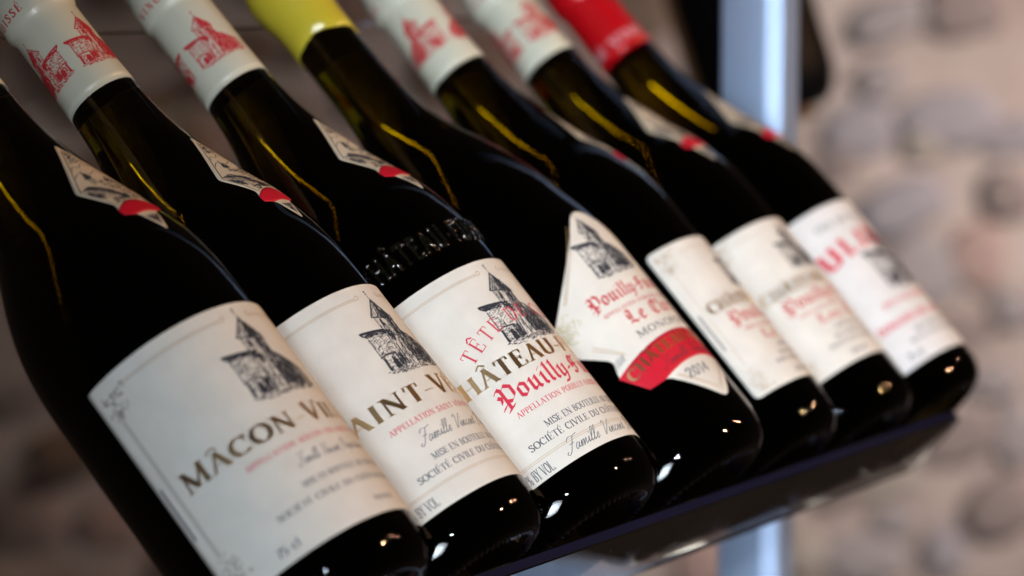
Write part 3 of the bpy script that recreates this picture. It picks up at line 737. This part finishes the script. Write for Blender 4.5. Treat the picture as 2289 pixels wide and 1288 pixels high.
ink.text(LOW1, -24, 37.4, 2.1, fit=42); ink.text(LOW2, -38, 31.6, 2.1, fit=68); ink.text('75 cl', -45, 21.5, 3.0, fit=9); ink.text('FRANCE', -2, 23, 1.8, fit=12)
for k in range(9): ink.stroke([(-65.3, 46 + k * 2.4), (-65.3, 47.6 + k * 2.4)], .9, .9)
ink_obj('black_lettering', ink, sk, H_INK, M['grey'], lab)

# 2 -- Saint-Véran
e, sk = make_bottle(2, 'dark bottle with SAINT-VÉRAN label beside the MÂCON-VILLAGES bottle')
cap = capsule(e, sk, .2357, M['cream'])
ink = Ink(); chapel(ink, -26.5, 247.5, .67, True, seed=21, dens=.95); chapel(ink, -1.5, 246.5, .67, False, seed=22, dens=.95); chapel(ink, 21, 247, .67, True, seed=23, dens=.5)
ink_obj('red_print', ink, sk, .42, M['rust'], cap)
ink = Ink(); ink.text('CHÂTEAU DE FUISSÉ - VINCENT', -77, 280.6, 3.4, sp=.34, fit=92, wt=.2)
ink_obj('ring_lettering', ink, BEAD, .04, M['rust'], cap)
neck_label(e, sk, math.radians(5), -1)
lab = rect_label(e, sk, -63, 57, 19.3, 110, 'paper')
classic_extras(lab, sk, 0, 110, -63, 'brown')
ink = Ink(); chapel(ink, 0, 72.2, .97, seed=2); ink_obj('chapel_engraving', ink, sk, H_INK, M['ink'], lab)
ink = Ink(); ink.text('SAINT-VÉRAN', -49.5, 58.4, 7.0, sp=.14, wt=.2, fit=94, big=(0, 6)); ink_obj('foil_lettering', ink, sk, H_INK, M['foil'], lab, emboss=.10)
ink = Ink(); ink.text('APPELLATION SAINT-VÉRAN CONTRÔLÉE', -31, 51.6, 2.2, sp=.12, fit=64); ink_obj('red_lettering', ink, sk, H_INK, M['red'], lab)
ink = Ink(); ink.text('Famille Vincent Propriétaires', -24, 43.0, 2.4, 'scr', fit=58)
ink.text(LOW1, -23, 36.4, 2.5, fit=52); ink.text(LOW2, -33, 31.2, 2.5, fit=70); ink.text('13 % BY VOL.', -46, 21.4, 3.8, wt=.11, fit=15)
ink_obj('black_lettering', ink, sk, H_INK, M['grey'], lab)
ink = Ink(); ink.stroke([(-52, 27.2), (40, 27.2)], .2); ink.stroke([(-52, 27.9), (40, 27.9)], .2); ink_obj('rule', ink, sk, H_INK, M['rule'], lab)

# 3 -- Tête de cuvée
e, sk = make_bottle(3, 'dark bottle with red arched TÊTE DE CUVÉE and letters moulded in its shoulder')
cap = capsule(e, sk, .2339, M['cream'])
ink = Ink(); chapel(ink, -10.5, 245.5, .67, False, seed=31, dens=.95); chapel(ink, -36, 246, .67, True, seed=32, dens=.9); chapel(ink, 15, 246, .67, True, seed=33, dens=.5)
ink_obj('red_print', ink, sk, .42, M['rust'], cap)
ink = Ink(); ink.text('VINCENT - CHÂTEAU DE FUISSÉ', -32, 280.4, 3.4, sp=.34, fit=92, wt=.2)
ink_obj('ring_lettering', ink, BEAD, .04, M['rust'], cap)
neck_label(e, sk, math.radians(3), 1.5)
lab = rect_label(e, sk, -66, 58, 19, 108.4, 'paper')
classic_extras(lab, sk, -4, 108.4, -66, 'ornament')
ink = Ink(); chapel(ink, -4.5, 71.0, .98, seed=3); ink_obj('chapel_engraving', ink, sk, H_INK, M['ink'], lab)
ink = Ink(); ink.text('CHÂTEAU-FUISSÉ', -55.5, 61.2, 7.0, sp=.12, wt=.2, fit=99); ink_obj('foil_lettering', ink, sk, H_INK, M['foil'], lab, emboss=.14)
ink = Ink()
def arch(cu, cv, rad):
    def f(s): a = (s - cu) / rad; return (cu + rad * math.sin(a), cv + rad * math.cos(a), -a)
    return f
ink.text('TÊTE DE CUVÉE', -38.5, 0, 5.9, sp=.24, fit=72, wt=.12, path=arch(-2, 6, 74))
ink.text('Pouilly-Fuissé', -37.5, 50.6, 5.2, 'blk', sp=.05, fit=70); ink.text('APPELLATION POUILLY-FUISSÉ CONTRÔLÉE', -35.5, 44.2, 2.3, sp=.1, fit=68)
ink_obj('red_lettering', ink, sk, H_INK + .03, M['red'], lab)
ink = Ink(); ink.text('Famille Vincent Propriétaires', -29, 22.0, 2.5, 'scr', fit=64)
ink.text(LOW1, -28.5, 35.6, 2.7, fit=54); ink.text(LOW2, -39.5, 30.6, 2.7, fit=76); ink.text('13.5% BY VOL.', -51.5, 20.4, 4.2, wt=.11, fit=16)
ink_obj('black_lettering', ink, sk, H_INK, M['grey'], lab)
ink = Ink(); ink.stroke([(-54, 26.4), (42, 26.4)], .2); ink.stroke([(-54, 27.2), (42, 27.2)], .2); ink_obj('rule', ink, sk, H_INK, M['rule'], lab)
# raised glass lettering on the shoulder
def ridge(name, pts_list, sk, rad, material, parent):
    V, F = [], []
    for pts in pts_list:
        pts = [p for k, p in enumerate(pts) if k == 0 or math.hypot(p[0] - pts[k - 1][0], p[1] - pts[k - 1][1]) > .05]
        if len(pts) < 2: continue
        b = len(V); n = len(pts); W = 7
        for k, p in enumerate(pts):
            a, c = pts[max(0, k - 1)], pts[min(n - 1, k + 1)]; t = (c[0] - a[0], c[1] - a[1]); L = math.hypot(*t) or 1; nx, ny = -t[1] / L, t[0] / L
            end = .6 if k in (0, n - 1) else 1.0
            for q in range(W):
                an = math.pi * q / (W - 1); V.append(sk.at(p[0] + nx * rad * math.cos(an) * end, p[1] + ny * rad * math.cos(an) * end, -.05 + rad * .75 * math.sin(an) * end))
        for k in range(n - 1):
            for q in range(W - 1): F.append((b + k * W + q, b + k * W + q + 1, b + (k + 1) * W + q + 1, b + (k + 1) * W + q))
        for kk in (0, n - 1): F.append(tuple(b + kk * W + q for q in range(W)))
    return mesh_obj(name, V, F, material, parent, smooth=True)
PL = []; x = -52.5; XS = .72
for ch in 'CHÂTEAU-FUISSÉ':
    ac = None
    if ch in ACC: ch, ac = ACC[ch]
    g = ROM[ch]; sz = 9.5
    def sub(pts):
        out = []
        for a, b in zip(pts[:-1], pts[1:]):
            for k in range(3): out.append((a[0] + (b[0] - a[0]) * k / 3, a[1] + (b[1] - a[1]) * k / 3))
        return out + [pts[-1]]
    for f, pts in g[1]: PL.append([(x + p[0] * sz * XS, 119.3 + p[1] * sz) for p in sub(pts)])
    for sx, sy in g[2]: PL.append([(x + (sx + d) * sz * XS, 119.3 + sy * sz) for d in (-.14, 0, .14)])
    if ac:
        for pl in ACS[ac]: PL.append([(x + (g[0] / 2 + p[0]) * sz * XS, 119.3 + p[1] * sz) for p in pl])
    x += (g[0] + .14) * sz * XS
ridge('moulded_lettering', PL, sk, .92, M['dark_glass'], e)

# 4 -- Le Clos, lozenge label and yellow wax
e, sk = make_bottle(4, 'wide dark bottle with yellow wax top and lozenge shaped Le Clos label', 'heavy')
prof = []; zw = .2545
wax_tab = [(.2545, .0137), (.2552, .0143), (.262, .0145), (.270, .0149), (.276, .0161), (.283, .0172), (.290, .0171), (.295, .0157), (.2985, .0120), (.3005, .0075), (.3012, 0)]
seg = 96; V, F = [], []
for j, (z, r) in enumerate(wax_tab):
    if r == 0: V.append((0, 0, z)); break
    for k in range(seg):
        ph = 2 * math.pi * k / seg - math.pi; edge = .2525 + .0045 * math.cos(ph + 1.4) + .0005 * math.sin(5 * ph + 1)
        f = max(0., 1 - (z - .2545) / .022); V.append((r * math.sin(ph), -r * math.cos(ph), z + (edge - .2545) * f))
for j in range(len(wax_tab) - 2):
    for k in range(seg): k2 = (k + 1) % seg; F.append((j * seg + k, j * seg + k2, (j + 1) * seg + k2, (j + 1) * seg + k))
j = (len(wax_tab) - 2) * seg
for k in range(seg): F.append((j + k, j + (k + 1) % seg, len(V) - 1))
mesh_obj('wax_seal', V, F, M['wax'], e, smooth=True)
C4 = -2.0
half = [(0, 126), (51, 78), (47.5, 67.5), (36, 57.5), (38.6, 50.2), (30, 40.2), (21, 39.2), (0, 20.5)]
out = half + [(-u, v) for u, v in half[-2:0:-1]]
lab = sheet('front_label', rounded([(u + C4, v) for u, v in out], [12, 4, 3, 2.5, 2.5, 3, 2, 5, 2, 3, 2.5, 2.5, 3, 4], 6), sk, .02, .15, M['paper'], e, 0, .8, 60)
ink = Ink(); chapel(ink, -6, 90.2, .88, seed=4); ink_obj('chapel_engraving', ink, sk, .175, M['ink'], lab)
ink = Ink()
ink.text('Pouilly-Fuissé', -31.5, 78.6, 4.0, 'blk', sp=.05, fit=52); ink.text('Le Clos', -21, 66.2, 4.2, 'blk', sp=.08, fit=34)
ink.text("APPELLATION D'ORIGINE CONTRÔLÉE", -29.5, 73.6, 1.7, sp=.1, fit=52)
ink_obj('red_lettering', ink, sk, .175, M['rust'], lab)
ink = Ink(); ink.text('MONOPOLE', -22, 59.6, 3.1, sp=.12, fit=40, wt=.13); ink_obj('black_lettering', ink, sk, .175, M['grey'], lab); ink = Ink(); ink.text('2014', -14.5, 34.6, 4.4, sp=.06, fit=15, xs=.8, wt=.13)
ink_obj('vintage_lettering', ink, sk, .175, M['grey'], lab); ink = Ink()
for k in range(5): ink.stroke(smooth_curve([(-39 + k * 1.2, 53.0 + k * .5), (-38.2 + k * 1.2, 57 + k * .2), (-38.6 + k * 1.2, 54.5)], 3), .2)
ink_obj('margin_script', ink, sk, .175, M['grey'], lab)
for sg in (-1, 1):
  for part in range(3):
    ink = Ink()
    for d in (0, 1.0):
        if part == 0: ink.stroke([(C4 + sg * (12.5 - d), 116.5 - d), (C4 + sg * (37.5 - d * 1.2), 88)], .26)
        if part == 1: ink.stroke([(C4 + sg * (40 - d), 66 + d), (C4 + sg * 30, 56.5 + d)], .22)
        if part == 2: ink.stroke([(C4 + sg * (17 - d), 38.5), (C4 + sg * .6, 25.4 + d * 1.3)], .22)
    ink_obj('rule', ink, sk, .175, M['rule'], lab)
ink = Ink(); flourish(ink, C4 - 46.5, 85, 1.05, 1, 1, seed=12, w=.32); flourish(ink, C4 - 46, 82, 1.0, 1, 1, seed=14, w=.3); ink_obj('corner_ornament', ink, sk, .175, M['ornament'], lab)
ink = Ink(); flourish(ink, C4 + 46, 85, 1.05, -1, 1, seed=13, w=.32); ink_obj('corner_ornament', ink, sk, .175, M['ornament'], lab)
def band4(s, t):
    x = -1 + 2 * s; top = 50.0 + 7.0 * (1 - abs(x) ** 2.0); bot = 40.8 + 0.0 * x
    xi = abs(x)
    bot = 42.6 - 3.4 * (min(1, xi / .58)) ** 2 if xi < .58 else 39.2 + (50.0 - 39.2) * max(0, (xi - .80) / .20) ** 1.0
    return (C4 + x * 38.9, min(bot, top) + (top - min(bot, top)) * t)
band = patch('red_band', band4, 60, 10, sk, .12, .21, M['band'], lab)
ink = Ink()
def bandpath(off):
    def f(s): x = (s - C4) / 38.9; return (s, 50.0 + 7.0 * (1 - x * x) - off, math.atan(-2 * 7.0 * x / 38.9))
    return f
ink.text('CHÂTEAU-FUISSÉ', -36.5, 0, 4.7, sp=.16, wt=.22, fit=69, path=bandpath(6.4)); ink_obj('foil_lettering', ink, sk, .225, M['foil'], band, emboss=.10)
ink = Ink(); ink.text('Famille Vincent', -22.5, 0, 1.9, 'scr', fit=36, path=bandpath(12.4)); ink_obj('black_lettering', ink, sk, .225, M['ink'], band)

# 5, 6 -- the smaller rounded labels
def small_label(e, sk, c, v0, v1, third, seed):
    lab = rect_label(e, sk, c - 45.5, c + 45.5, v0, v1, 'paper', rad=3.0)
    k = (v1 - v0) / 79.7; b = v0
    V_ = lambda y: b + y * k
    ink = Ink(); chapel(ink, c + .5, V_(52.2), .74 * k, seed=seed); ink_obj('chapel_engraving', ink, sk, H_INK, M['ink'], lab)
    ink = Ink(); ink.text('CHÂTEAU-FUISSÉ', c - 37, V_(42.0), 5.6, sp=.1, wt=.22, fit=74); ink_obj('foil_lettering', ink, sk, H_INK, M['foil'], lab, emboss=.1)
    ink = Ink(); ink.text('Pouilly-Fuissé', c - 30.5, V_(33.6), 4.2, 'blk', fit=61); ink.text('APPELLATION POUILLY-FUISSÉ CONTRÔLÉE', c - 27, V_(29), 1.6, fit=54); ink.text(third, c - 20, V_(22.4), 3.2, 'blk', fit=40)
    ink_obj('red_lettering', ink, sk, H_INK, M['rust'], lab)
    ink = Ink(); ink.text('Famille Vincent Propriétaires', c - 16, V_(17.4), 1.5, 'scr', fit=32); ink.text(LOW1, c - 18, V_(13.4), 1.8, fit=36); ink.text(LOW2, c - 24, V_(9.6), 1.8, fit=48); ink.text('750 ML', c - 16, V_(3.2), 2.4, fit=12)
    for q in range(8): ink.stroke([(c - 42.6, V_(26) + q * 2.4), (c - 42.6, V_(26) + q * 2.4 + 1.5)], .8, .6)
    ink_obj('black_lettering', ink, sk, H_INK, M['grey'], lab)
    ink = Ink(); flourish(ink, c - 42, v1 - 2.4, 1.0, 1, 1, seed=5); flourish(ink, c - 42, v0 + 2.4, 1.0, 1, -1, seed=9)
    ink.stroke([(c - 39.4, V_(16)), (c - 39.4, V_(66))], .25); ink.stroke([(c - 30, v1 - 5), (c - 8, v1 - 5)], .25); ink_obj('corner_ornament', ink, sk, H_INK, M['rule'], lab)
    return lab
e, sk = make_bottle(5, 'dark bottle between the wax topped lozenge label bottle and another CHÂTEAU-FUISSÉ bottle')
cap = capsule(e, sk, .2346, M['cream'])
ink = Ink(); chapel(ink, -19.5, 247.5, .67, True, seed=51, dens=.9); chapel(ink, 4.5, 247, .67, True, seed=52, dens=.9); chapel(ink, -43, 247, .67, False, seed=53, dens=.5);
ink_obj('red_print', ink, sk, .42, M['rust'], cap)
ink = Ink(); ink.text('FUISSÉ - VINCENT - CHÂTEAU', -48, 280.4, 3.4, sp=.34, fit=92)
ink_obj('ring_lettering', ink, BEAD, .04, M['rust'], cap)
neck_label(e, sk, math.radians(20), -4)
small_label(e, sk, 14.3, 23.8, 103.5, 'Le Clos', 6)
e, sk = make_bottle(6, 'dark bottle with cream capsule and CHÂTEAU-FUISSÉ label beside the red capped bottle')
cap = capsule(e, sk, .2374, M['cream'])
ink = Ink(); chapel(ink, -31, 248, .67, True, seed=61, dens=.9); chapel(ink, -6, 248.5, .67, False, seed=62, dens=.9); chapel(ink, 18, 248, .67, True, seed=63, dens=.5);
ink_obj('red_print', ink, sk, .42, M['rust'], cap)
ink = Ink(); ink.text('FUISSÉ - VINCENT - CHÂTEAU', -60, 280.4, 3.4, sp=.34, fit=92)
ink_obj('ring_lettering', ink, BEAD, .04, M['rust'], cap)
neck_label(e, sk, math.radians(-1), -1)
small_label(e, sk, -.5, 26.0, 106.6, 'Les Clos', 7)

# 7 -- Juliénas, red capsule
e, sk = make_bottle(7, 'olive glowing bottle with red capsule and big red arched letters on its white label')
cap = capsule(e, sk, .2379, M['capred'])
ink = Ink()
for u0 in (-66, -19, 12): ink.text('VINS', u0, 243.6, 4.6, sp=.16, wt=.2, fit=19)
ink.text('FUISSÉ', -44, 243.6, 4.6, sp=.16, fit=21, wt=.2)
ink_obj('pale_print', ink, sk, .42, M['white'], cap)
neck_label(e, sk, math.radians(3), -2)
lab = rect_label(e, sk, -60, 60, 17.7, 109.2, 'paper2')
ink = Ink(); chapel(ink, 2.5, 57, 1.12, seed=8); ink_obj('chapel_engraving', ink, sk, H_INK, M['ink'], lab)
ink = Ink(); ink.text('JULIÉNAS', -46, 0, 9.6, sp=.26, fit=92, wt=.26, path=arch(0, -68, 150)); ink_obj('red_title', ink, sk, H_INK + .03, M['red'], lab); ink = Ink(); ink.text('APPELLATION JULIÉNAS CONTRÔLÉE', -27, 48.8, 2.6, fit=54); ink.text('DOMAINE DE LA CONSEILLERE', -37, 38.4, 3.6, fit=74, wt=.2)
ink_obj('red_lettering', ink, sk, H_INK + .03, M['red'], lab)
ink = Ink(); ink.text('CRU DU BEAUJOLAIS', -29, 97.6, 3.4, sp=.3, fit=58); ink_obj('black_lettering', ink, sk, H_INK, M['grey'], lab); ink = Ink(); ink.text(LOW1, -20, 32.4, 2.0, fit=40); ink.text(LOW2, -26, 28, 2.0, fit=52); ink.text('75 cl', -33, 20.6, 4.0, fit=9)
ink_obj('black_lettering', ink, sk, H_INK, M['grey'], lab)

# ------------------------------------------------------------------ dark bottle on the next rack, behind the post
R = .047
e = bpy.data.objects.new('wine_bottle', None); COL.objects.link(e)
az = Vector((0, .34, .94)).normalized(); ax_ = Vector((1, 0, 0)); ay = az.cross(ax_)
mm = Matrix(((ax_.x, ay.x, az.x, 0), (ax_.y, ay.y, az.y, 0), (ax_.z, ay.z, az.z, 0), (0, 0, 0, 1))); mm.translation = pix(1745, 262, 2.15)
e.matrix_world = mm
tag(e, 'blurred black bottle standing steeply behind the aluminium post', 'wine bottle')
V, F = lathe(outline_profile(table(R, ''), R, hr=.019, hz=.030), 64)
mesh_obj('glass_body', V, F, mat('blackish wine bottle glass', (.004, .004, .005), .45, spec=.1), e, smooth=True)
capsule(e, Skin(R, table(R, '')), .235, mat('black capsule', (.006, .006, .008), .6, spec=.1))
led = bpy.data.objects.new('bottle_ledge', None); COL.objects.link(led); led.matrix_world = mm
tag(led, 'small amber ledge under the blurred black bottle behind the post', 'ledge')
pp = rrect(.044, .060, (.012,) * 4, 5); n = len(pp)
V = [(x - .040, y - .030, -.0078) for x, y in pp] + [(x - .040, y - .030, -.0012) for x, y in pp]
F = [(i, (i + 1) % n, n + (i + 1) % n, n + i) for i in range(n)] + [tuple(range(n - 1, -1, -1)), tuple(range(n, 2 * n))]
mesh_obj('ledge_plate', V, F, M['shade'], led)
V = [(x * .35 - .02, .030 + y * .12, z) for z in (-.0078, .20) for x, y in rrect(.1, .06, (.004,) * 4, 2)]; n = len(V) // 2
V = [(x, y + .0135, z) for x, y, z in V]
F = [(i, (i + 1) % n, n + (i + 1) % n, n + i) for i in range(n)] + [tuple(range(n - 1, -1, -1)), tuple(range(n, 2 * n))]
mesh_obj('back_strip', V, F, M['shade'], led)
